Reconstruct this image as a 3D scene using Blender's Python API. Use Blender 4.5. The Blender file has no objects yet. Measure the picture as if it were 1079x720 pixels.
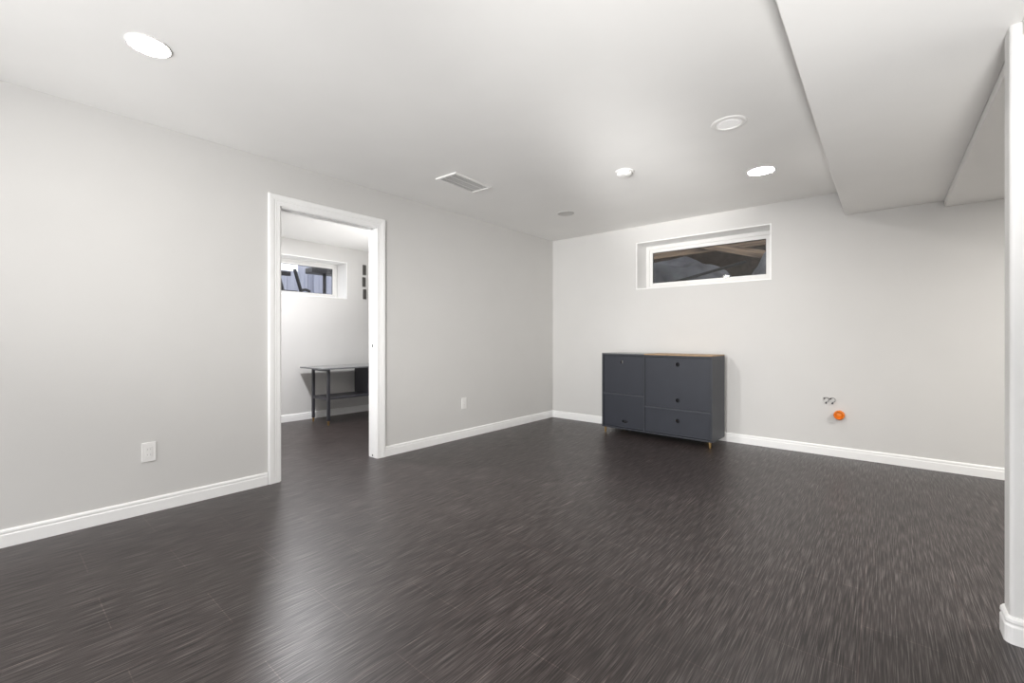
import bpy, bmesh, math, random
from mathutils import Vector, Matrix
random.seed(7)
S = bpy.context.scene
COL = S.collection
PI = math.pi

# ------------------------------------------------------------------ camera
cam_d = bpy.data.cameras.new('camera')
cam = bpy.data.objects.new('camera', cam_d)
COL.objects.link(cam)
cam.location = (3.49, 0.0, 1.085)
cam.rotation_euler = (PI / 2, 0, math.radians(40.2))
cam_d.sensor_width = 36
cam_d.lens = 464.0 / 1079 * 36
cam_d.shift_y = -3.6 / 1079
cam_d.clip_start = 0.02
S.camera = cam

# ------------------------------------------------------------------ world and exposure
P_WORLD, P_REAR, P_SIDE = 2.2, 22, 46
P_BEAM, P_FILL_RIGHT, P_FILL_LEFT, P_FLASH_BACK, P_FILL_OFFICE = 130, 430, 390, 620, 115
LAMP_MAIN, LAMP_FAINT, LAMP_OFFICE, P_FILL_WALL = 36, 75, 850, 520   # lens radiances and power of the added wall spot

W = bpy.data.worlds.new('world')
S.world = W
W.use_nodes = True
bg = W.node_tree.nodes['Background']
bg.inputs[0].default_value = (0.93, 0.95, 1.0, 1)
bg.inputs[1].default_value = P_WORLD
S.view_settings.view_transform = 'Standard'
S.view_settings.look = 'None'
S.view_settings.exposure = 0.09
S.view_settings.gamma = 1.0
S.view_settings.use_curve_mapping = False

def area(name, loc, size, power, color=(1, 0.97, 0.93), rot=(0, 0, 0), shape='DISK', size_y=None):
    l = bpy.data.lights.new(name, 'AREA')
    l.shape = shape
    l.size = size
    if size_y: l.size_y = size_y
    l.energy = power
    l.color = color
    o = bpy.data.objects.new(name, l)
    o.location = loc
    o.rotation_euler = rot
    COL.objects.link(o)
    return o

# unseen lamps added for fill, above and behind the camera and past the partition
area('unseen_lamp', (2.75, 0.35, 2.41), 0.16, P_REAR)
area('unseen_lamp', (0.93, -1.6, 2.41), 0.16, P_REAR)
area('unseen_lamp', (2.75, -1.6, 2.41), 0.16, P_REAR)
area('unseen_lamp', (4.9, 3.4, 2.14), 0.16, P_SIDE)
def aim(d): return Vector(d).to_track_quat('-Z', 'Y').to_euler()

# unseen spots added to fill the room, standing in for bounced flashes
def fill_spot(loc, target, deg, power, size=0.25):
    l = bpy.data.lights.new('added_spot', 'SPOT')
    l.spot_size = math.radians(deg); l.spot_blend = 1.0
    l.energy = power; l.shadow_soft_size = size
    l.color = (1, 0.99, 0.975)
    o = bpy.data.objects.new('added_spot', l)
    o.location = loc; o.rotation_euler = aim(Vector(target) - Vector(loc))
    COL.objects.link(o)
fill_spot((2.9, -0.6, 1.0), (1.9, 3.95, 2.42), 20, P_FLASH_BACK)
fill_spot((3.9, -0.6, 0.3), (3.55, 1.25, 2.2), 64, P_FILL_RIGHT)
fill_spot((2.6, -1.9, 0.5), (0.9, 1.3, 2.42), 70, P_FILL_LEFT)
fill_spot((2.2, -1.5, 1.8), (0.75, 5.0, 0.75), 52, P_FILL_WALL)  # added to brighten the far left corner, aimed straight at the walls
fill_spot((-0.55, 3.5, 1.1), (-1.3, 2.9, 2.38), 110, P_FILL_OFFICE)  # added out of view inside the office to brighten its ceiling

# added spot strengthening the lit downlight in the upper left, towards the cabinet
fill_spot((0.93, 0.47, 2.36), (2.1, 5.0, 0.7), 44, P_BEAM, 0.05)

# ------------------------------------------------------------------ materials
def new_mat(name):
    m = bpy.data.materials.new(name)
    m.use_nodes = True
    return m, m.node_tree.nodes, m.node_tree.links, m.node_tree.nodes['Principled BSDF']

def plain(name, col, rough=0.5, metal=0.0, noise=0.0, nscale=40, bump=0.0, bscale=300, spec=0.5):
    m, n, l, b = new_mat(name)
    b.inputs['Roughness'].default_value = rough
    b.inputs['Metallic'].default_value = metal
    b.inputs['Specular IOR Level'].default_value = spec
    tc = n.new('ShaderNodeTexCoord')
    nt = n.new('ShaderNodeTexNoise')
    nt.inputs['Scale'].default_value = nscale
    l.new(tc.outputs['Object'], nt.inputs['Vector'])
    r = n.new('ShaderNodeValToRGB')
    c0 = [max(0, c * (1 - noise)) for c in col]
    c1 = [min(1, c * (1 + noise)) for c in col]
    r.color_ramp.elements[0].position = 0.3
    r.color_ramp.elements[1].position = 0.7
    r.color_ramp.elements[0].color = (*c0, 1)
    r.color_ramp.elements[1].color = (*c1, 1)
    l.new(nt.outputs['Fac'], r.inputs['Fac'])
    l.new(r.outputs['Color'], b.inputs['Base Color'])
    if bump:
        n2 = n.new('ShaderNodeTexNoise')
        n2.inputs['Scale'].default_value = bscale
        l.new(tc.outputs['Object'], n2.inputs['Vector'])
        bp = n.new('ShaderNodeBump')
        bp.inputs['Strength'].default_value = bump
        bp.inputs['Distance'].default_value = 0.002
        l.new(n2.outputs['Fac'], bp.inputs['Height'])
        l.new(bp.outputs['Normal'], b.inputs['Normal'])
    return m

def emitter(name, col, strength):
    m, n, l, b = new_mat(name)
    b.inputs['Base Color'].default_value = (0.9, 0.9, 0.9, 1)
    b.inputs['Emission Color'].default_value = (*col, 1)
    b.inputs['Emission Strength'].default_value = strength
    return m

M = {}
M['wall'] = plain('pale_grey_wall_paint', (0.665, 0.655, 0.637), 0.75, noise=0.01, nscale=3, bump=0.12, bscale=260, spec=0.3)
M['ceiling'] = plain('white_ceiling_paint', (0.88, 0.873, 0.855), 0.85, noise=0.01, nscale=3, bump=0.15, bscale=200, spec=0.2)
M['trim'] = plain('white_trim_paint', (0.93, 0.927, 0.915), 0.35, noise=0.005, nscale=8)
M['post'] = plain('warm_white_wall_paint', (0.80, 0.795, 0.78), 0.5, noise=0.005, nscale=8)
M['white_plastic'] = plain('white_plastic', (0.86, 0.85, 0.83), 0.4, noise=0.005)
M['grey_plastic'] = plain('light_grey_plastic', (0.62, 0.61, 0.59), 0.6, noise=0.01)
M['vent_dark'] = plain('vent_shadow_grey', (0.42, 0.41, 0.40), 0.7, noise=0.02)
M['dark'] = plain('black_recess', (0.012, 0.012, 0.014), 0.8)
M['navy'] = plain('blue_grey_cabinet_paint', (0.025, 0.028, 0.038), 0.48, noise=0.06, nscale=6, bump=0.05, bscale=500)
M['navy_edge'] = plain('blue_grey_cabinet_edge', (0.029, 0.032, 0.040), 0.48, noise=0.05, nscale=12)
M['rail'] = plain('cabinet_rail_catchlight', (0.062, 0.066, 0.078), 0.4, noise=0.04)  # lighter than the fronts: light caught by the rails, put into the colour
M['oak'] = plain('oak_veneer', (0.36, 0.235, 0.13), 0.5, noise=0.15, nscale=20)
M['brass'] = plain('brass_foot', (0.50, 0.33, 0.14), 0.3, metal=0.9, noise=0.05)
M['desk_metal'] = plain('charcoal_desk_metal', (0.035, 0.034, 0.042), 0.4, noise=0.05)
M['desk_top'] = plain('grey_glossy_desk_top', (0.16, 0.165, 0.17), 0.15, noise=0.04)
M['orange'] = plain('orange_conduit_plastic', (0.85, 0.22, 0.015), 0.4, noise=0.05)
M['cable'] = plain('grey_cable_jacket', (0.30, 0.30, 0.30), 0.5, noise=0.05)
M['cable_tip'] = plain('black_connector', (0.02, 0.02, 0.022), 0.4)
M['steel'] = plain('brushed_steel', (0.35, 0.34, 0.33), 0.35, metal=1.0)
M['plaque'] = plain('dark_grey_metal', (0.09, 0.085, 0.08), 0.5, noise=0.1)
M['furn'] = plain('black_patio_metal', (0.012, 0.012, 0.016), 0.45, noise=0.1)
M['soil'] = plain('brown_soil', (0.07, 0.05, 0.035), 0.9, noise=0.4, nscale=14, bump=0.6, bscale=60)
M['concrete'] = plain('grey_concrete', (0.30, 0.29, 0.28), 0.85, noise=0.12, nscale=10, bump=0.3, bscale=90)
M['sheet'] = plain('grey_plastic_sheet', (0.24, 0.25, 0.28), 0.30, noise=0.35, nscale=6)
M['pipe'] = plain('black_pipe', (0.012, 0.012, 0.014), 0.4)
M['gravel'] = plain('patio_gravel', (0.33, 0.32, 0.31), 0.9, noise=0.3, nscale=60, bump=0.5, bscale=100)
M['lens_bright'] = emitter('lit_lens_bright', (1.0, 0.96, 0.90), LAMP_MAIN)
M['lens_faint'] = emitter('lit_lens_dim', (1.0, 0.97, 0.95), LAMP_FAINT)
M['lens_off'] = emitter('frosted_lens', (1.0, 0.97, 0.93), 0.15)
M['lens_office'] = emitter('lit_lens_office', (0.97, 0.97, 1.0), LAMP_OFFICE)

def wood_mat(name, c0, c1, sx, sy, sz):
    m, n, l, b = new_mat(name)
    b.inputs['Roughness'].default_value = 0.7
    tc = n.new('ShaderNodeTexCoord')
    mp = n.new('ShaderNodeMapping')
    mp.inputs['Scale'].default_value = (sx, sy, sz)
    nt = n.new('ShaderNodeTexNoise')
    nt.inputs['Scale'].default_value = 1
    nt.inputs['Detail'].default_value = 5
    r = n.new('ShaderNodeValToRGB')
    r.color_ramp.elements[0].position = 0.35
    r.color_ramp.elements[1].position = 0.65
    r.color_ramp.elements[0].color = (*c0, 1)
    r.color_ramp.elements[1].color = (*c1, 1)
    l.new(tc.outputs['Object'], mp.inputs['Vector'])
    l.new(mp.outputs['Vector'], nt.inputs['Vector'])
    l.new(nt.outputs['Fac'], r.inputs['Fac'])
    l.new(r.outputs['Color'], b.inputs['Base Color'])
    return m
M['beam'] = wood_mat('weathered_brown_timber', (0.12, 0.078, 0.052), (0.34, 0.24, 0.155), 2, 30, 40)
M['fence'] = wood_mat('blue_grey_fence_board', (0.27, 0.285, 0.36), (0.36, 0.375, 0.45), 30, 30, 2)

def glass_mat():
    m, n, l, b = new_mat('window_glass')
    b.inputs['Base Color'].default_value = (0.97, 0.98, 0.98, 1)
    b.inputs['Roughness'].default_value = 0.0
    b.inputs['IOR'].default_value = 1.45
    b.inputs['Transmission Weight'].default_value = 1.0
    return m
M['glass'] = glass_mat()

def floor_mat():
    m, n, l, b = new_mat('dark_streaked_vinyl_plank')
    tc = n.new('ShaderNodeTexCoord')
    def streak(sx, sy, detail, off):
        mp = n.new('ShaderNodeMapping')
        mp.inputs['Scale'].default_value = (sx, sy, 1)
        mp.inputs['Location'].default_value = (off, off * 1.7, 0)
        t = n.new('ShaderNodeTexNoise')
        t.inputs['Scale'].default_value = 1
        t.inputs['Detail'].default_value = detail
        l.new(tc.outputs['Object'], mp.inputs['Vector'])
        l.new(mp.outputs['Vector'], t.inputs['Vector'])
        return t.outputs['Fac']
    a = streak(230, 5.5, 3, 0)
    c = streak(460, 9, 1, 5)
    d = streak(2.2, 1.4, 2, 9)
    add = n.new('ShaderNodeMath'); add.operation = 'MULTIPLY_ADD'
    l.new(c, add.inputs[0]); add.inputs[1].default_value = 0.45
    l.new(a, add.inputs[2])
    add2 = n.new('ShaderNodeMath'); add2.operation = 'MULTIPLY_ADD'
    l.new(d, add2.inputs[0]); add2.inputs[1].default_value = 0.10
    l.new(add.outputs[0], add2.inputs[2])
    r = n.new('ShaderNodeValToRGB')
    cr = r.color_ramp
    cr.elements[0].position = 0.60; cr.elements[0].color = FLOOR_DARK
    cr.elements[1].position = 1.0; cr.elements[1].color = FLOOR_LIGHT
    e = cr.elements.new(0.77); e.color = FLOOR_MID
    l.new(add2.outputs[0], r.inputs['Fac'])
    # planks: 0.305 m wide across x, 0.61 m long along y
    sep = n.new('ShaderNodeSeparateXYZ'); l.new(tc.outputs['Object'], sep.inputs[0])
    cmb = n.new('ShaderNodeCombineXYZ')
    l.new(sep.outputs['Y'], cmb.inputs['X']); l.new(sep.outputs['X'], cmb.inputs['Y'])
    mp = n.new('ShaderNodeMapping'); mp.inputs['Location'].default_value = (-0.29, -0.07, 0)
    l.new(cmb.outputs[0], mp.inputs['Vector'])
    bk = n.new('ShaderNodeTexBrick')
    bk.inputs['Scale'].default_value = 1
    bk.inputs['Brick Width'].default_value = 0.61
    bk.inputs['Row Height'].default_value = 0.305
    bk.inputs['Mortar Size'].default_value = 0.0016
    bk.inputs['Mortar Smooth'].default_value = 0.1
    bk.inputs['Color1'].default_value = (0.88, 0.86, 0.85, 1)
    bk.inputs['Color2'].default_value = (1.08, 1.08, 1.08, 1)
    bk.inputs['Mortar'].default_value = (2.0, 1.9, 1.85, 1)
    l.new(mp.outputs['Vector'], bk.inputs['Vector'])
    mx = n.new('ShaderNodeMix'); mx.data_type = 'RGBA'; mx.blend_type = 'MULTIPLY'
    mx.inputs['Factor'].default_value = 1
    l.new(r.outputs['Color'], mx.inputs['A']); l.new(bk.outputs['Color'], mx.inputs['B'])
    l.new(mx.outputs['Result'], b.inputs['Base Color'])
    rr = n.new('ShaderNodeMapRange')
    rr.inputs['From Min'].default_value = 0.55; rr.inputs['From Max'].default_value = 0.95
    rr.inputs['To Min'].default_value = 0.42; rr.inputs['To Max'].default_value = 0.32
    l.new(add.outputs[0], rr.inputs['Value'])
    l.new(rr.outputs['Result'], b.inputs['Roughness'])
    b.inputs['Specular IOR Level'].default_value = 0.6
    bp = n.new('ShaderNodeBump')
    bp.inputs['Strength'].default_value = 0.25; bp.inputs['Distance'].default_value = 0.0015
    l.new(add.outputs[0], bp.inputs['Height'])
    l.new(bp.outputs['Normal'], b.inputs['Normal'])
    return m
FLOOR_DARK = (0.009, 0.0060, 0.0054, 1)
FLOOR_MID = (0.026, 0.0180, 0.0170, 1)
FLOOR_LIGHT = (0.105, 0.090, 0.086, 1)
M['floor'] = floor_mat()

# ------------------------------------------------------------------ mesh helpers
def box(bm, x0, x1, y0, y1, z0, z1, bev=0.0, seg=2):
    r = bmesh.ops.create_cube(bm, size=1)
    vs = r['verts']
    for v in vs:
        v.co = Vector(((x0 + x1) / 2 + v.co.x * (x1 - x0), (y0 + y1) / 2 + v.co.y * (y1 - y0), (z0 + z1) / 2 + v.co.z * (z1 - z0)))
    if bev:
        es = set(e for v in vs for e in v.link_edges)
        bmesh.ops.bevel(bm, geom=list(es), offset=bev, segments=seg, affect='EDGES', profile=0.5)
    return vs

def lathe(bm, prof, mat=Matrix.Identity(4), n=40, cap=True):
    """prof: list of (r, z) turned about local z."""
    rings = []
    for r, z in prof:
        if r < 1e-6:
            rings.append([bm.verts.new(mat @ Vector((0, 0, z)))])
        else:
            rings.append([bm.verts.new(mat @ Vector((r * math.cos(2 * PI * k / n), r * math.sin(2 * PI * k / n), z))) for k in range(n)])
    for a, b in zip(rings, rings[1:]):
        for k in range(n):
            k2 = (k + 1) % n
            if len(a) == 1 and len(b) > 1: bm.faces.new((a[0], b[k], b[k2]))
            elif len(b) == 1 and len(a) > 1: bm.faces.new((a[k], b[0], a[k2]))
            elif len(a) > 1: bm.faces.new((a[k], b[k], b[k2], a[k2]))
    bmesh.ops.recalc_face_normals(bm, faces=bm.faces[:])

def tube(bm, pts, r, n=12, taper=None):
    pts = [Vector(p) for p in pts]
    rings = []
    for i, p in enumerate(pts):
        d = (pts[min(i + 1, len(pts) - 1)] - pts[max(i - 1, 0)]).normalized()
        up = Vector((0, 0, 1)) if abs(d.z) < 0.9 else Vector((1, 0, 0))
        u = d.cross(up).normalized(); w = d.cross(u).normalized()
        rr = r if taper is None else r * taper[i]
        rings.append([bm.verts.new(p + rr * (math.cos(2 * PI * k / n) * u + math.sin(2 * PI * k / n) * w)) for k in range(n)])
    for a, b in zip(rings, rings[1:]):
        for k in range(n):
            bm.faces.new((a[k], b[k], b[(k + 1) % n], a[(k + 1) % n]))
    bm.faces.new(rings[0]); bm.faces.new(rings[-1])
    bmesh.ops.recalc_face_normals(bm, faces=bm.faces[:])

def prism(bm, poly, axis, a0, a1):
    """poly of 2D points swept along an axis; axis 'x': poly=(y,z); 'y': (x,z); 'z': (x,y)."""
    def P(p, a):
        return {'x': (a, p[0], p[1]), 'y': (p[0], a, p[1]), 'z': (p[0], p[1], a)}[axis]
    A = [bm.verts.new(P(p, a0)) for p in poly]
    B = [bm.verts.new(P(p, a1)) for p in poly]
    n = len(poly)
    for k in range(n):
        bm.faces.new((A[k], A[(k + 1) % n], B[(k + 1) % n], B[k]))
    bm.faces.new(A); bm.faces.new(B)
    bmesh.ops.recalc_face_normals(bm, faces=bm.faces[:])

def obj(name, bm, mat, parent=None, smooth=False, kind=None, label=None):
    me = bpy.data.meshes.new(name)
    bm.to_mesh(me); bm.free()
    if smooth:
        for p in me.polygons: p.use_smooth = True
    o = bpy.data.objects.new(name, me)
    me.materials.append(mat)
    COL.objects.link(o)
    if parent: o.parent = parent
    if kind: o['kind'] = kind
    if label: o['label'] = label
    return o

def tag(o, label, cat, group=None):
    o['label'] = label; o['category'] = cat
    if group: o['group'] = group
    return o

def thing(name, label, cat, loc=(0, 0, 0), rotz=0, group=None):
    o = bpy.data.objects.new(name, None)
    o.empty_display_size = 0.1
    o.location = loc; o.rotation_euler = (0, 0, rotz)
    COL.objects.link(o)
    return tag(o, label, cat, group)

def struct_empty(name, loc=(0, 0, 0)):
    o = bpy.data.objects.new(name, None)
    o.location = loc; o['kind'] = 'structure'
    COL.objects.link(o)
    return o

def NB(): return bmesh.new()

# ------------------------------------------------------------------ the setting
H = 2.42; H2 = 2.38; YB = 5.0; XR = 6.2; Y0 = -3.2; XF = -2.41
DY0, DY1, DZ = 1.400, 2.256, 2.09        # rough opening in the left wall
WT = 0.118

bm = NB(); box(bm, XF - 0.3, XR + 0.1, Y0, YB + 0.3, -0.12, 0.0)
obj('floor', bm, M['floor'], kind='structure')

bm = NB()
box(bm, 0.0, XR, Y0, YB, H, H + 0.15)
obj('ceiling', bm, M['ceiling'], kind='structure')
bm = NB()
box(bm, XF, -WT, 0.3, YB, H2, H2 + 0.15)
obj('ceiling_office', bm, M['ceiling'], kind='structure')

# bulkheads dropping from the ceiling on the right
bm = NB()
box(bm, 3.216, 3.863, Y0, YB, 2.20, H, bev=0.004)
obj('ceiling_bulkhead', bm, M['ceiling'], kind='structure')
bm = NB()
box(bm, 3.863, XR, Y0, YB, 2.150, H, bev=0.004)
obj('ceiling_duct_bulkhead', bm, M['ceiling'], kind='structure')

bm = NB()
box(bm, -WT, 0, Y0, DY0, 0, H + 0.1)
box(bm, -WT, 0, DY1, YB + 0.3, 0, H + 0.1)
box(bm, -WT, 0, DY0, DY1, DZ, H + 0.1)
obj('wall_left', bm, M['wall'], kind='structure')

WX0, WX1, WZ0, WZ1 = 1.224, 2.629, 1.672, 2.220
bm = NB()
box(bm, 0, WX0, YB, YB + 0.32, 0, H + 0.1)
box(bm, WX1, XR + 0.1, YB, YB + 0.32, 0, H + 0.1)
box(bm, WX0, WX1, YB, YB + 0.32, 0, WZ0)
box(bm, WX0, WX1, YB, YB + 0.32, WZ1, H + 0.1)
obj('wall_back', bm, M['wall'], kind='structure')

bm = NB(); box(bm, XR, XR + 0.1, Y0, YB, 0, H + 0.1)
obj('wall_right', bm, M['wall'], kind='structure')

# office beyond the doorway
OY0, OY1, OZ0, OZ1 = 1.88, 3.300, 1.652, 2.165
bm = NB()
box(bm, XF - 0.32, XF, 0.3, OY0, 0, H + 0.1)
box(bm, XF - 0.32, XF, OY1, YB + 0.3, 0, H + 0.1)
box(bm, XF - 0.32, XF, OY0, OY1, 0, OZ0)
box(bm, XF - 0.32, XF, OY0, OY1, OZ1, H + 0.1)
obj('wall_office_far', bm, M['wall'], kind='structure')
bm = NB(); box(bm, XF, -WT, 0.2, 0.3, 0, H + 0.1)
obj('wall_office_front', bm, M['wall'], kind='structure')
bm = NB(); box(bm, XF, -WT, YB, YB + 0.1, 0, H + 0.1)
obj('wall_office_back', bm, M['wall'], kind='structure')

# short partition end with rounded corners at the right edge of the frame
PX, PY0, PY1 = 3.832, 2.345, 2.443
def stub_poly(off, r, n=6):
    x0, y0, y1 = PX - off, PY0 - off, PY1 + off
    pts = [(XR, y0)]
    for k in range(n + 1):
        a = -PI / 2 - k / n * PI / 2
        pts.append((x0 + r + r * math.cos(a), y0 + r + r * math.sin(a)))
    for k in range(n + 1):
        a = PI - k / n * PI / 2
        pts.append((x0 + r + r * math.cos(a), y1 - r + r * math.sin(a)))
    pts.append((XR, y1))
    return pts
bm = NB(); prism(bm, stub_poly(0, 0.012), 'z', 0, 2.2)
obj('wall_partition', bm, M['post'], kind='structure')

def base_profile():   # (out from wall, height)
    return [(0, 0), (0.013, 0), (0.013, 0.060), (0.0125, 0.064), (0.010, 0.068), (0.010, 0.072),
            (0.0115, 0.076), (0.0105, 0.084), (0.006, 0.090), (0, 0.092)]
# partition baseboard: stacked profile rings round the rounded end
bm = NB()
prev = None
for off, z in [(0.013, 0), (0.013, 0.060), (0.009, 0.066), (0.009, 0.071), (0.0125, 0.076), (0.0115, 0.086), (0.006, 0.093), (0.0, 0.094)]:
    ring = [bm.verts.new((x, y, z)) for x, y in stub_poly(off + 0.0002, 0.014 + off)]
    if prev:
        for k in range(len(ring) - 1):
            bm.faces.new((prev[k], prev[k + 1], ring[k + 1], ring[k]))
    prev = ring
bmesh.ops.recalc_face_normals(bm, faces=bm.faces[:])
obj('baseboard_partition', bm, M['trim'], kind='structure')

def baseboard(name, wall, a0, a1, pos, sgn):
    bm = NB()
    for p0, p1 in (zip(a0, a1)):
        prism(bm, [(pos + sgn * o, z) for o, z in base_profile()], wall, p0, p1)
    obj(name, bm, M['trim'], kind='structure')
baseboard('baseboard_left', 'y', [Y0, 2.318], [1.322, YB], 0.0, 1)
baseboard('baseboard_back', 'x', [0], [XR], YB, -1)
baseboard('baseboard_office', 'y', [0.3], [YB], XF, 1)

# ------------------------------------------------------------------ doorway (pocket door slot, casing, jambs)
d1 = struct_empty('door_1', (0, 1.82, 0))
def child(name, bm, mat, parent, **k):
    """mesh written in world coordinates, parented without moving"""
    bmesh.ops.translate(bm, verts=bm.verts[:], vec=-Vector(parent.location))
    return obj(name, bm, mat, parent, **k)

J0, J1, JZ = 1.420, 2.238, 2.075          # clear opening
def casing_leg(y_in, y_out):
    """colonial casing profile in (x,y): thin at the opening, thick at the outer edge"""
    s = 1 if y_out > y_in else -1
    w = abs(y_out - y_in)
    pr = [(0, 0), (0.010, 0), (0.012, 0.004), (0.012, 0.30), (0.014, 0.34), (0.013, 0.46), (0.0165, 0.56), (0.018, 0.80), (0.0175, 0.92), (0.014, 0.99), (0, 1.0)]
    out = []
    for i, (x, t) in enumerate(pr):
        out.append((x, y_in + s * t * w if t > 0.01 else y_in + s * t))
    return out
# mitred casing as one continuous sweep: left leg, head, right leg
pr = casing_leg(0.0, 1.0)
pr = [(x, max(0, t)) for x, t in pr]
CW = 0.082
bm = NB()
cols = []
yi0, yi1, zi = J0 - 0.012, J1 + 0.006, JZ + 0.008
for (cy, cz, sy, sz) in ((yi0, 0, -1, 0), (yi0, zi, -1, 1), (yi1, zi, 1, 1), (yi1, 0, 1, 0)):
    cols.append([bm.verts.new((x, cy + sy * t * CW, cz + sz * t * CW)) for x, t in pr])
for a, b in zip(cols, cols[1:]):
    for k in range(len(pr) - 1):
        bm.faces.new((a[k], a[k + 1], b[k + 1], b[k]))
bmesh.ops.recalc_face_normals(bm, faces=bm.faces[:])
child('door_casing', bm, M['trim'], d1)
bm = NB()
cols = []
for (cy, cz, sy, sz) in ((yi0, 0, -1, 0), (yi0, zi, -1, 1), (yi1, zi, 1, 1), (yi1, 0, 1, 0)):
    cols.append([bm.verts.new((-WT - x, cy + sy * t * CW, cz + sz * t * CW)) for x, t in pr])
for a, b in zip(cols, cols[1:]):
    for k in range(len(pr) - 1):
        bm.faces.new((a[k], a[k + 1], b[k + 1], b[k]))
bmesh.ops.recalc_face_normals(bm, faces=bm.faces[:])
child('door_casing', bm, M['trim'], d1)
# jambs: the far one is solid, the near one split by the pocket, the head split by the track
bm = NB(); box(bm, -WT, 0.001, J1, DY1 + 0.0, 0, JZ, bev=0.0015)
j = child('door_jamb', bm, M['trim'], d1)
bm = NB()
for z in (0.012, 1.00): box(bm, -0.066, -0.052, J1 - 0.0016, J1 + 0.001, z, z + 0.028 if z > 0.5 else z + 0.016, bev=0.0004)
bmesh.ops.translate(bm, verts=bm.verts[:], vec=-Vector(d1.location))
obj('strike_plate', bm, M['cable_tip'], j, label='small dark latch strike and floor guide')
bm = NB()
box(bm, -WT, -0.078, DY0, J0, 0, JZ, bev=0.0015)
box(bm, -0.040, 0.001, DY0, J0, 0, JZ, bev=0.0015)
child('door_jamb', bm, M['trim'], d1)
bm = NB()
box(bm, -WT, -0.078, J0, J1, JZ, DZ, bev=0.001)
box(bm, -0.040, 0.001, J0, J1, JZ, DZ, bev=0.001)
child('head_jamb', bm, M['trim'], d1)
bm = NB(); box(bm, -0.074, -0.044, J0, J1 - 0.002, DZ - 0.006, DZ - 0.001)
child('door_track', bm, M['vent_dark'], d1, label='dark track slot above the doorway')

# ------------------------------------------------------------------ windows
def window(name, axis, a0, a1, z0, z1, plane, s, fw):
    """axis 'x': opening runs along x in a wall whose outside is +y (s=1); axis 'y': runs along y, outside is -x (s=-1)"""
    w = struct_empty(name)
    def B(bm, u0, u1, d0, d1, zz0, zz1, bev=0.0):
        lo, hi = sorted((plane + s * d0, plane + s * d1))
        if axis == 'x': box(bm, u0, u1, lo, hi, zz0, zz1, bev)
        else: box(bm, lo, hi, u0, u1, zz0, zz1, bev)
    t = 0.006
    D = 0.25
    bm = NB()
    B(bm, a0 - t, a0 + t, -0.003, D, z0 - t, z1 + t, 0.001)
    B(bm, a1 - t, a1 + t, -0.003, D, z0 - t, z1 + t, 0.001)
    B(bm, a0 + t, a1 - t, -0.003, D, z0 - t, z0 + t, 0.001)
    B(bm, a0 + t, a1 - t, -0.003, D, z1 - t, z1 + t, 0.001)
    obj('window_reveal', bm, M['trim'], w)
    bm = NB()
    i = t
    def ring(lo, hi, wd0, wd1, d0, d1, bev):
        B(bm, a0 + wd0, a0 + wd1, d0, d1, z0 + wd0, z1 - wd0, bev)
        B(bm, a1 - wd1, a1 - wd0, d0, d1, z0 + wd0, z1 - wd0, bev)
        B(bm, a0 + wd1, a1 - wd1, d0, d1, z0 + wd0, z0 + wd1, bev)
        B(bm, a0 + wd1, a1 - wd1, d0, d1, z1 - wd1, z1 - wd0, bev)
    ring(0, 0, i, fw * 0.55, D, D + 0.06, 0.003)
    f = obj('window_frame', bm, M['white_plastic'], w)
    bm = NB()
    ring(0, 0, fw * 0.55, fw, D + 0.012, D + 0.05, 0.003)
    obj('window_sash', bm, M['white_plastic'], w)
    bm = NB()
    B(bm, a0 + fw - 0.004, a1 - fw + 0.004, D + 0.028, D + 0.034, z0 + fw - 0.004, z1 - fw + 0.004)
    obj('window_pane', bm, M['glass'], w)
    bm = NB()
    g = 0.005
    ring(0, 0, fw - 0.001, fw + g, D + 0.026, D + 0.036, 0)
    obj('window_gasket', bm, M['dark'], w, label='thin black gasket round the glass')
    return w
window('window_1', 'x', WX0, WX1, WZ0, WZ1, YB, 1, 0.088)
window('window_2', 'y', OY0, OY1, OZ0, OZ1, XF, -1, 0.070)

# ------------------------------------------------------------------ sideboard cabinet
cb = thing('sideboard_cabinet', 'blue-grey cabinet with round finger holes and oak top against the back wall', 'cabinet', (0.985, 4.585, 0), math.radians(-2.5))
CWD, CD, Z0c, Z1c = 1.228, 0.375, 0.062, 0.915
pt = 0.018; XM = 0.520
bm = NB()
box(bm, 0, pt, 0, CD, Z0c, Z1c - 0.012, 0.0015)
box(bm, CWD - pt, CWD, 0, CD, Z0c, Z1c - 0.012, 0.0015)
box(bm, XM - pt / 2, XM + pt / 2, 0.004, CD - 0.01, Z0c + pt, Z1c - 0.030, 0.001)
box(bm, pt, CWD - pt, 0.0, CD, Z0c, Z0c + pt, 0.0015)
box(bm, pt, CWD - pt, 0.0, CD, Z1c - 0.030, Z1c - 0.012, 0.0015)
box(bm, pt, CWD - pt, CD - 0.008, CD - 0.002, Z0c + pt, Z1c - 0.03)
obj('body', bm, M['navy_edge'], cb)
bm = NB(); box(bm, XM, CWD, -0.001, CD, Z1c - 0.012, Z1c, 0.002)
obj('top_panel', bm, M['oak'], cb, label='oak veneer top panel')
bm = NB(); box(bm, 0, XM - 0.001, -0.001, CD, Z1c - 0.012, Z1c - 0.001, 0.002)
obj('top_panel', bm, M['desk_top'], cb, label='grey top panel')
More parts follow.
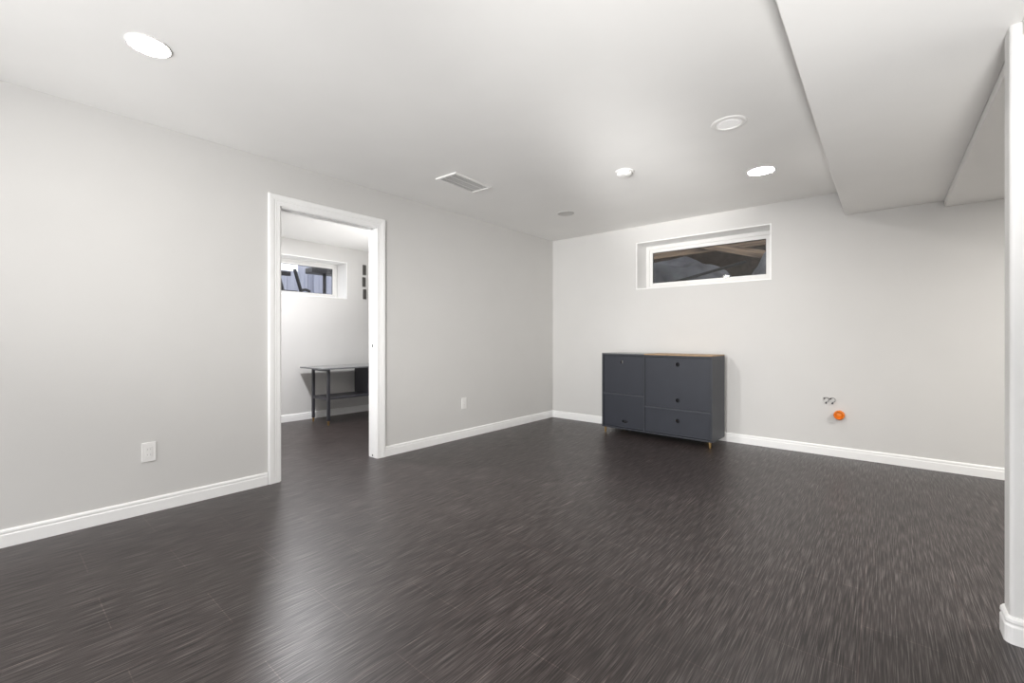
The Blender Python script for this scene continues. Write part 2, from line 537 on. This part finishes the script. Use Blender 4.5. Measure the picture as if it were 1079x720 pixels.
def holed_panel(x0, x1, z0, z1, holes, y=0.005, th=0.016):
    """panel in the xz plane with oval finger holes cut through; holes: (cx, cz, rx, rz)"""
    bm = NB()
    # cut by building a grid of strips between the holes, each hole a ring of quads inside its own cell
    holes = sorted(holes, key=lambda h: h[1])
    def quad(a, b, c, d):
        bm.faces.new([bm.verts.new((p[0], y, p[1])) for p in (a, b, c, d)])
    zc = z0
    for (cx, cz, rx, rz) in holes:
        q = 0.045
        quad((x0, zc), (x1, zc), (x1, cz - q), (x0, cz - q))
        quad((x0, cz - q), (cx - q, cz - q), (cx - q, cz + q), (x0, cz + q))
        quad((cx + q, cz - q), (x1, cz - q), (x1, cz + q), (cx + q, cz + q))
        n = 32
        def sq(a):
            c, s_ = math.cos(a), math.sin(a)
            k = q / max(abs(c), abs(s_))
            return (cx + c * k, cz + s_ * k)
        for k in range(n):
            a0 = 2 * PI * k / n; a1 = 2 * PI * (k + 1) / n
            quad(sq(a0), sq(a1), (cx + rx * math.cos(a1), cz + rz * math.sin(a1)), (cx + rx * math.cos(a0), cz + rz * math.sin(a0)))
        zc = cz + q
    quad((x0, zc), (x1, zc), (x1, z1), (x0, z1))
    bmesh.ops.remove_doubles(bm, verts=bm.verts[:], dist=1e-5)
    r = bmesh.ops.extrude_face_region(bm, geom=bm.faces[:])
    bmesh.ops.translate(bm, verts=[v for v in r['geom'] if isinstance(v, bmesh.types.BMVert)], vec=(0, th, 0))
    bmesh.ops.recalc_face_normals(bm, faces=bm.faces[:])
    return bm
g = 0.003
XL0, XL1 = pt + g, XM - pt / 2 - g
XR0, XR1 = XM + pt / 2 + g, CWD - pt - g
ZB, ZT = Z0c + pt + g, Z1c - 0.030 - g
SL, SR = 0.452, 0.348
# shelves rails between the fronts
bm = NB()
box(bm, pt, XM - pt / 2, 0.0015, CD - 0.01, SL - 0.008, SL + 0.006, 0.001)
obj('rail', bm, M['rail'], cb)
bm = NB()
box(bm, XM + pt / 2, CWD - pt, 0.0015, CD - 0.01, SR - 0.008, SR + 0.006, 0.001)
obj('rail', bm, M['rail'], cb)
def front(name, x0, x1, z0, z1, holes, y=0.010):
    p = obj(name, holed_panel(x0, x1, z0, z1, holes, y=y), M['navy'], cb)
    for (cx, cz, rx, rz) in holes:
        bm = NB()
        lathe(bm, [(0.985, 0), (0.985, 0.03), (0, 0.03)], Matrix.Translation((cx, y - 0.0004, cz)) @ Matrix.Rotation(-PI / 2, 4, 'X') @ Matrix.Diagonal((rx, rz, 1, 1)), 32)  # cup coloured black to stand for the shade inside the hole
        obj('finger_hole', bm, M['dark'], p, label='black finger hole')
    return p
front('door', XL0, XL1, SL + 0.009, ZT, [(0.248, 0.815, 0.013, 0.020)])
front('door', XL0, XL1, ZB, SL - 0.011, [(0.288, 0.150, 0.037, 0.015)])
front('door', XR0, XR1, SR + 0.009, ZT, [(0.885, 0.812, 0.021, 0.021), (0.885, 0.443, 0.021, 0.021)])
front('drawer', XR0, XR1, ZB, SR - 0.011, [(0.885, 0.232, 0.021, 0.021)])
bm = NB(); box(bm, 0.258, 0.264, 0.000, 0.008, 0.800, 0.832, 0.001)
obj('pull_tab', bm, M['steel'], cb, label='small bright metal pull tab')
for (x, y) in ((0.030, 0.03), (CWD - 0.03, 0.03), (0.12, CD - 0.05), (CWD - 0.16, CD - 0.05)):
    bm = NB()
    lathe(bm, [(0, 0), (0.007, 0), (0.009, 0.002), (0.014, Z0c - 0.006), (0.020, Z0c - 0.003), (0.020, Z0c)], Matrix.Translation((x, y, 0)), 20)
    obj('foot', bm, M['brass'], cb, smooth=False, label='small brass foot')

# ------------------------------------------------------------------ desk in the office
dk = thing('writing_desk', 'slim charcoal desk with brass-tipped legs and lower shelf beyond the doorway', 'desk', (-2.34, 2.66, 0))
DL, DD, DH = 1.25, 0.60, 0.712
bm = NB(); box(bm, 0, DD, -0.055, DL, DH - 0.018, DH, 0.003)
obj('table_top', bm, M['desk_top'], dk)
def leg_at(x, y):
    bm = NB(); box(bm, x - 0.016, x + 0.016, y - 0.016, y + 0.016, 0.055, DH - 0.0185, 0.002)
    l = obj('leg', bm, M['desk_metal'], dk)
    bm = NB()
    lathe(bm, [(0, 0), (0.009, 0), (0.010, 0.003), (0.016, 0.052), (0.014, 0.0555), (0, 0.0555)], Matrix.Translation((x, y, 0)), 16)
    obj('leg_tip', bm, M['brass'], l, label='brass leg tip')
LX0, LX1 = 0.165, 0.560
for y in (0.045, DL - 0.045):
    for x in (LX0, LX1): leg_at(x, y)
for y in (0.045, DL - 0.045):
    bm = NB(); box(bm, LX0 + 0.0165, LX1 - 0.0165, y - 0.010, y + 0.010, 0.305, 0.345, 0.002)
    obj('side_rail', bm, M['desk_metal'], dk)
    bm = NB(); box(bm, LX0 + 0.0165, LX1 - 0.0165, y - 0.008, y + 0.008, DH - 0.045, DH - 0.019, 0.002)
    obj('apron_rail', bm, M['desk_metal'], dk)
bm = NB(); box(bm, LX0 - 0.005, LX1 + 0.004, 0.0625, DL - 0.0625, 0.315, 0.338, 0.002)
obj('lower_shelf', bm, M['desk_metal'], dk)
bm = NB(); box(bm, LX0 + 0.01, LX1 - 0.004, 0.62, 1.02, 0.3385, DH - 0.0188, 0.002)
pd = obj('drawer_box', bm, M['desk_metal'], dk)
bm = NB(); box(bm, LX1 - 0.004, LX1 + 0.010, 0.622, 1.018, 0.342, DH - 0.022, 0.002)
obj('drawer', bm, M['desk_metal'], pd)

# three small dark plaques on the office wall, above one another
for k, (z0, z1, w) in enumerate(((2.020, 2.168, 'topmost'), (1.845, 1.985, 'middle'), (1.662, 1.808, 'lowest'))):
    t = thing('wall_plaque', w + ' of three small dark wall plaques right of the office window', 'wall decoration', (XF, 3.578 + (-0.002, -0.008, 0.003)[k], (z0 + z1) / 2), group='dark wall plaques')
    h = (z1 - z0) / 2
    bm = NB()
    a = h * 0.92
    for s in (-1, 1):
        box(bm, 0.001, 0.020, s * 0.019 - 0.004, s * 0.019 + 0.004, -h, h, 0.002)
        box(bm, 0.001, 0.020, -0.015, 0.015, s * (h - 0.006) - 0.006, s * (h - 0.006) + 0.006, 0.002)
    obj('frame', bm, M['plaque'], t)
    bm = NB()
    box(bm, 0.001, 0.010, -0.015, 0.015, -h + 0.012, h - 0.012)
    for q in range(4): box(bm, 0.009, 0.016, -0.012, 0.012, -h + 0.03 + q * (2 * h - 0.06) / 4, -h + 0.042 + q * (2 * h - 0.06) / 4, 0.001)
    obj('plate', bm, M['plaque'], t)

# ------------------------------------------------------------------ wall outlets
def outlet(loc, label):
    t = thing('power_outlet', label, 'outlet', loc, group='white wall outlets on the left wall')
    bm = NB(); box(bm, 0.0, 0.007, -0.036, 0.036, -0.060, 0.060, 0.003)
    obj('cover_plate', bm, M['white_plastic'], t)
    bm = NB(); box(bm, 0.0065, 0.0095, -0.017, 0.017, -0.034, 0.034, 0.0015)
    r = obj('receptacle', bm, M['white_plastic'], t)
    bm = NB()
    bm.free()
    for s in (-1, 1):
        for q in (-0.0071, 0.0071):
            bm = NB(); box(bm, 0.0094, 0.0097, q - 0.0009, q + 0.0009, s * 0.017 - 0.004, s * 0.017 + 0.005)
            obj('socket_slot', bm, M['vent_dark'], r)
    return t
outlet((0, 0.633, 0.378), 'white wall outlet left of the doorway, the nearer and larger one')
outlet((0, 3.318, 0.377), 'white wall outlet right of the doorway, small and farther away')

# ------------------------------------------------------------------ ceiling fittings
def downlight(x, y, mat, label, r=0.102, ring=True, z=H, group='round recessed ceiling lights'):
    t = thing('ceiling_light', label, 'ceiling light', (x, y, z), group=group)
    bm = NB()
    ri = r * (0.70 if ring else 0.90)
    lathe(bm, [(ri, 0.0), (ri, -0.004), (ri + 0.006, -0.007), (r - 0.006, -0.006), (r, -0.001), (r, 0.0)], n=56)
    obj('trim_ring', bm, M['white_plastic'], t, smooth=True)
    bm = NB()
    if ring:
        lathe(bm, [(0, -0.0030), (ri * 0.72, -0.0030), (ri * 0.74, -0.0010), (ri - 0.0005, -0.0010)], n=56)
    else:
        lathe(bm, [(0, -0.0045), (ri - 0.0005, -0.0045)], n=56)
    obj('lens', bm, mat, t)
    return t
downlight(0.929, 0.465, M['lens_bright'], 'brightly lit ceiling light in the upper left, glaring white', r=0.085, ring=False)
downlight(2.753, 2.959, M['lens_off'], 'larger-looking ringed ceiling light, nearer of the two left of the bulkhead')
downlight(2.741, 3.964, M['lens_faint'], 'softly lit white ceiling light nearest the back window', ring=False)
t = thing('ceiling_light', 'small faint grey unlit disc on the ceiling near the far corner', 'ceiling light', (0.886, 3.971, H), group='round recessed ceiling lights')
bm = NB(); lathe(bm, [(0.070, 0), (0.070, -0.003), (0.076, -0.005), (0.088, -0.004), (0.090, 0)], n=48)
obj('trim_ring', bm, M['grey_plastic'], t, smooth=True)
bm = NB(); lathe(bm, [(0, -0.0035), (0.0695, -0.0035)], n=48)
obj('lens', bm, M['grey_plastic'], t)
# lamp in the office (hidden above the door head)
t = thing('ceiling_light', 'lit ceiling light of the office, hidden above the door head', 'ceiling light', (-1.10, 1.88, H2))
bm = NB(); lathe(bm, [(0.085, 0), (0.085, -0.004), (0.1, -0.001), (0.1, 0)], n=40)
obj('trim_ring', bm, M['white_plastic'], t, smooth=True)
bm = NB(); lathe(bm, [(0, -0.004), (0.0845, -0.004)], n=40)
obj('lens', bm, M['lens_office'], t)

# smoke detector
t = thing('smoke_detector', 'round white smoke detector on the ceiling between the vent and the lights', 'smoke detector', (1.899, 3.280, H))
bm = NB(); lathe(bm, [(0, -0.008), (0.070, -0.008), (0.072, -0.006), (0.072, 0)], n=40)
obj('base', bm, M['white_plastic'], t)
bm = NB(); lathe(bm, [(0.056, -0.008), (0.060, -0.014), (0.060, -0.020), (0.054, -0.030), (0.040, -0.036), (0.020, -0.038), (0, -0.038)], n=40)
c_ = obj('cap', bm, M['white_plastic'], t, smooth=True)
bm = NB()
for k in range(16):
    a = 2 * PI * k / 16
    vs = box(bm, 0.057, 0.0612, -0.006, 0.006, -0.019, -0.013)
    bmesh.ops.rotate(bm, verts=vs, cent=(0, 0, 0), matrix=Matrix.Rotation(a, 3, 'Z'))
obj('grille', bm, M['vent_dark'], c_)
bm = NB(); lathe(bm, [(0, -0.0405), (0.009, -0.0405), (0.010, -0.037)], Matrix.Translation((0.02, -0.015, 0)), 20)
obj('test_button', bm, M['grey_plastic'], c_)

# ceiling air register
t = thing('air_vent', 'rectangular white louvred air vent on the ceiling', 'vent', (0.735, 2.625, H), math.radians(2))
hx, hy = 0.108, 0.212
bm = NB()
for s in (-1, 1):
    box(bm, s * hx - 0.011, s * hx + 0.011, -hy - 0.011, hy + 0.011, -0.012, 0, 0.003)
    box(bm, -hx + 0.011, hx - 0.011, s * hy - 0.011, s * hy + 0.011, -0.012, 0, 0.003)
obj('frame', bm, M['white_plastic'], t)
bm = NB(); box(bm, -hx + 0.0115, hx - 0.0115, -hy + 0.0115, hy - 0.0115, -0.002, 0)
obj('backing', bm, M['vent_dark'], t)
bm = NB()
n = 22
for k in range(n):
    y = -hy + 0.02 + k * (2 * hy - 0.04) / (n - 1)
    vs = box(bm, -hx + 0.0115, hx - 0.0115, y - 0.0060, y + 0.0060, -0.0070, -0.0055)
    bmesh.ops.rotate(bm, verts=vs, cent=(0, y, -0.0062), matrix=Matrix.Rotation(math.radians(28), 3, 'X'))
for s in (-0.33, 0.33):
    box(bm, s * hx - 0.002, s * hx + 0.002, -hy + 0.0115, hy - 0.0115, -0.0095, -0.008)
obj('louvres', bm, M['white_plastic'], t)

# ------------------------------------------------------------------ low-voltage cables and orange conduit on the back wall
def curl(x, z, flip, label):
    t = thing('cable_stub', label, 'cable', (x, YB, z), group='cable stubs on the back wall')
    pts = []
    for k in range(15):
        a = math.radians(150 - k * 17)
        pts.append((0.017 * math.cos(a), -0.012 - 0.016 * math.sin(PI * k / 14), 0.020 * math.sin(a)))
    pts.append((-0.004, -0.006, -0.030))
    bm = NB(); tube(bm, [(-0.018, 0.004, 0.006)] + pts, 0.0036, 10)
    obj('jacket', bm, M['cable'], t, smooth=True)
    bm = NB(); tube(bm, [(-0.004, -0.008, -0.028), (-0.006, -0.014, -0.036)], 0.0065, 12)
    obj('plug', bm, M['cable_tip'], t, label='black cable end')
    bm = NB(); tube(bm, [(-0.020, 0.002, 0.006), (-0.016, -0.010, 0.012)], 0.0066, 12)
    obj('plug', bm, M['cable_tip'], t, label='black cable end')
curl(3.084, 0.517, 1, 'left curled grey cable stub poking from the back wall above the orange conduit')
curl(3.132, 0.517, 1, 'right curled grey cable stub poking from the back wall above the orange conduit')
t = thing('conduit_stub', 'round bright orange conduit end poking out low on the back wall', 'conduit', (3.178, YB, 0.384))
Rm = Matrix.Rotation(PI / 2, 4, 'X')
bm = NB()
prof = [(0.036, 0.0)]
for k in range(4):
    z = 0.004 + k * 0.012
    prof += [(0.036, z), (0.041, z + 0.003), (0.041, z + 0.007), (0.036, z + 0.010)]
prof += [(0.036, 0.054), (0.030, 0.054), (0.030, 0.030)]
lathe(bm, prof, Rm, 36)
obj('sleeve', bm, M['orange'], t, smooth=True)
bm = NB(); lathe(bm, [(0.030, 0.040), (0.020, 0.047), (0, 0.050)], Rm, 36)
obj('plug', bm, M['orange'], t, smooth=True)


# ------------------------------------------------------------------ outside the main window: a dark dug-out under the deck
bm = NB()
box(bm, -0.4, 4.4, YB + 0.33, YB + 3.0, 1.35, 1.52)
obj('ground_dugout', bm, M['soil'], kind='structure')
bm = NB()
box(bm, -0.6, 4.6, YB + 2.4, YB + 2.5, 1.52, 3.4)
obj('wall_dugout', bm, M['soil'], kind='structure')
bm = NB()
box(bm, -0.6, 4.6, YB + 0.33, YB + 2.4, 3.3, 3.4)
obj('deck_boards', bm, M['beam'], kind='structure')  # unseen roof, sized to keep daylight off the dug-out
def beam(x0, y0, z0, x1, y1, z1, w, h, label):
    a = Vector((x0, y0, z0)); b = Vector((x1, y1, z1))
    d = b - a; L = d.length
    o = thing('timber_beam', label, 'beam', tuple(a), group='timber beams outside the back window')
    bm = NB(); box(bm, 0, L, -w / 2, w / 2, -h / 2, h / 2, 0.004)
    ob = obj('board', bm, M['beam'], o)
    ob.rotation_euler = d.to_track_quat('X', 'Z').to_euler()
beam(-0.2, YB + 1.35, 2.62, 3.6, YB + 1.15, 2.66, 0.05, 0.28, 'topmost wide brown timber board seen through the back window')
beam(-0.2, YB + 1.5, 2.36, 3.6, YB + 1.5, 2.40, 0.05, 0.18, 'middle brown timber board seen through the back window')
beam(1.45, YB + 1.42, 2.42, 2.55, YB + 1.36, 2.08, 0.04, 0.10, 'slanting brown timber brace seen through the back window')
beam(2.15, YB + 0.95, 2.34, 3.3, YB + 0.90, 2.42, 0.05, 0.12, 'lighter timber board at the upper right of the back window')
# crumpled plastic sheet
def sheet(cx, cy, w, d, hgt, seed, label):
    rnd = random.Random(seed)
    bumps = [(rnd.uniform(-1, 1), rnd.uniform(-1, 1), rnd.uniform(0.08, 0.35), rnd.uniform(-0.4, 0.45)) for _ in range(60)]
    bm = NB(); n = 60; m = 30; g_ = []
    for i in range(n + 1):
        row = []
        for j_ in range(m + 1):
            u = i / n * 2 - 1; v = j_ / m * 2 - 1
            e = max(0, 1 - abs(u) ** 2.2) * max(0, 1 - abs(v) ** 2.2)
            z = e ** 0.6
            for bu, bv, br, ba in bumps:
                q = math.hypot(u - bu, v - bv) / br
                if q < 1: z += ba * (1 - q) * 0.9 * e
            row.append(bm.verts.new((u * w / 2, v * d / 2, z * hgt)))
        g_.append(row)
    for i in range(n):
        for j_ in range(m):
            bm.faces.new((g_[i][j_], g_[i + 1][j_], g_[i + 1][j_ + 1], g_[i][j_ + 1]))
    bmesh.ops.solidify(bm, geom=bm.faces[:], thickness=0.004)
    o = obj('plastic_sheet', bm, M['sheet'])
    o.location = (cx, cy, 1.525)
    tag(o, label, 'plastic sheet', 'plastic sheets outside the back window')
sheet(1.20, YB + 0.90, 1.95, 0.66, 0.62, 3, 'larger crumpled grey plastic sheet heaped outside the left half of the back window')
sheet(2.76, YB + 0.84, 1.14, 0.6, 0.56, 8, 'lower crumpled grey plastic sheet outside the right half of the back window')
bm = NB(); tube(bm, [(0.45, YB + 0.385, 1.537), (1.35, YB + 0.44, 1.74), (2.3, YB + 0.50, 1.95)], 0.016, 14)
tag(obj('black_pipe', bm, M['pipe'], smooth=True), 'thin black pipe lying slanted across the sheets outside the back window', 'pipe')

# ------------------------------------------------------------------ outside the office window: patio furniture and fence
bm = NB(); box(bm, -7.0, XF - 0.33, -1.5, 7.5, 1.40, 1.52)
obj('ground_patio', bm, M['gravel'], kind='structure')
t = thing('board_fence', 'blue-grey upright board fence outside the office window', 'fence', (-6.2, 0, 1.52))
bm = NB()
for k in range(34):
    y = -1.0 + k * 0.22
    h = 1.32 if y > 4.25 else 1.0
    box(bm, 0, 0.025, y, y + 0.214, 0, h, 0.003)
    box(bm, -0.0008, 0.0, y + 0.20, y + 0.23, 0, h - 0.01)
obj('board_panel', bm, M['fence'], t)
bm = NB()
for z in (0.2, 0.8): box(bm, -0.06, -0.001, -1.0, 6.5, z, z + 0.09, 0.003)
obj('fence_rail', bm, M['fence'], t)

bm = NB(); box(bm, 0.026, 0.10, 4.60, 4.70, 0, 1.30, 0.004)
obj('fence_post', bm, M['fence'], t)
# table: thick dark top on two panel legs
t = thing('patio_table', 'narrow black patio table with thick top outside the office window', 'table', (-3.8, 3.95, 1.52))
bm = NB(); box(bm, -0.13, 0.13, -0.55, 0.55, 0.645, 0.735, 0.008)
obj('table_top', bm, M['furn'], t)
for y in (-0.28, 0.42):
    for x in (0.0,):
        bm = NB(); box(bm, x - 0.022, x + 0.022, y - 0.022, y + 0.022, 0, 0.6445, 0.004)
        obj('leg', bm, M['furn'], t)
# chair, side on
t = thing('patio_chair', 'black patio chair with flat armrest outside the office window', 'chair', (-3.84, 2.755, 1.52))
for x in (-0.31, 0.31):
    bm = NB(); box(bm, x - 0.03, x + 0.03, -0.30, 0.235, 0.525, 0.590, 0.008)
    obj('armrest', bm, M['furn'], t)
    bm = NB(); tube(bm, [(x, 0.47, 0.001), (x, 0.40, 0.30), (x, 0.30, 0.640)], 0.026, 10)
    obj('leg', bm, M['furn'], t)
    bm = NB(); tube(bm, [(x, -0.42, 0.001), (x, -0.30, 0.35), (x, -0.33, 0.53)], 0.022, 10)
    obj('leg', bm, M['furn'], t)
bm = NB(); box(bm, -0.29, 0.29, -0.30, 0.36, 0.26, 0.31, 0.012)
obj('seat', bm, M['furn'], t)
bm = NB(); vs = box(bm, -0.29, 0.29, -0.34, -0.30, 0.30, 0.95, 0.012)
bmesh.ops.rotate(bm, verts=bm.verts[:], cent=(0, -0.32, 0.36), matrix=Matrix.Rotation(math.radians(14), 3, 'X'))
obj('backrest', bm, M['furn'], t)
bm = NB(); tube(bm, [(0.31, 0.40, 0.320), (0.31, 0.47, 0.335), (0.31, 0.54, 0.310)], 0.022, 10)
obj('leg_brace', bm, M['furn'], t)
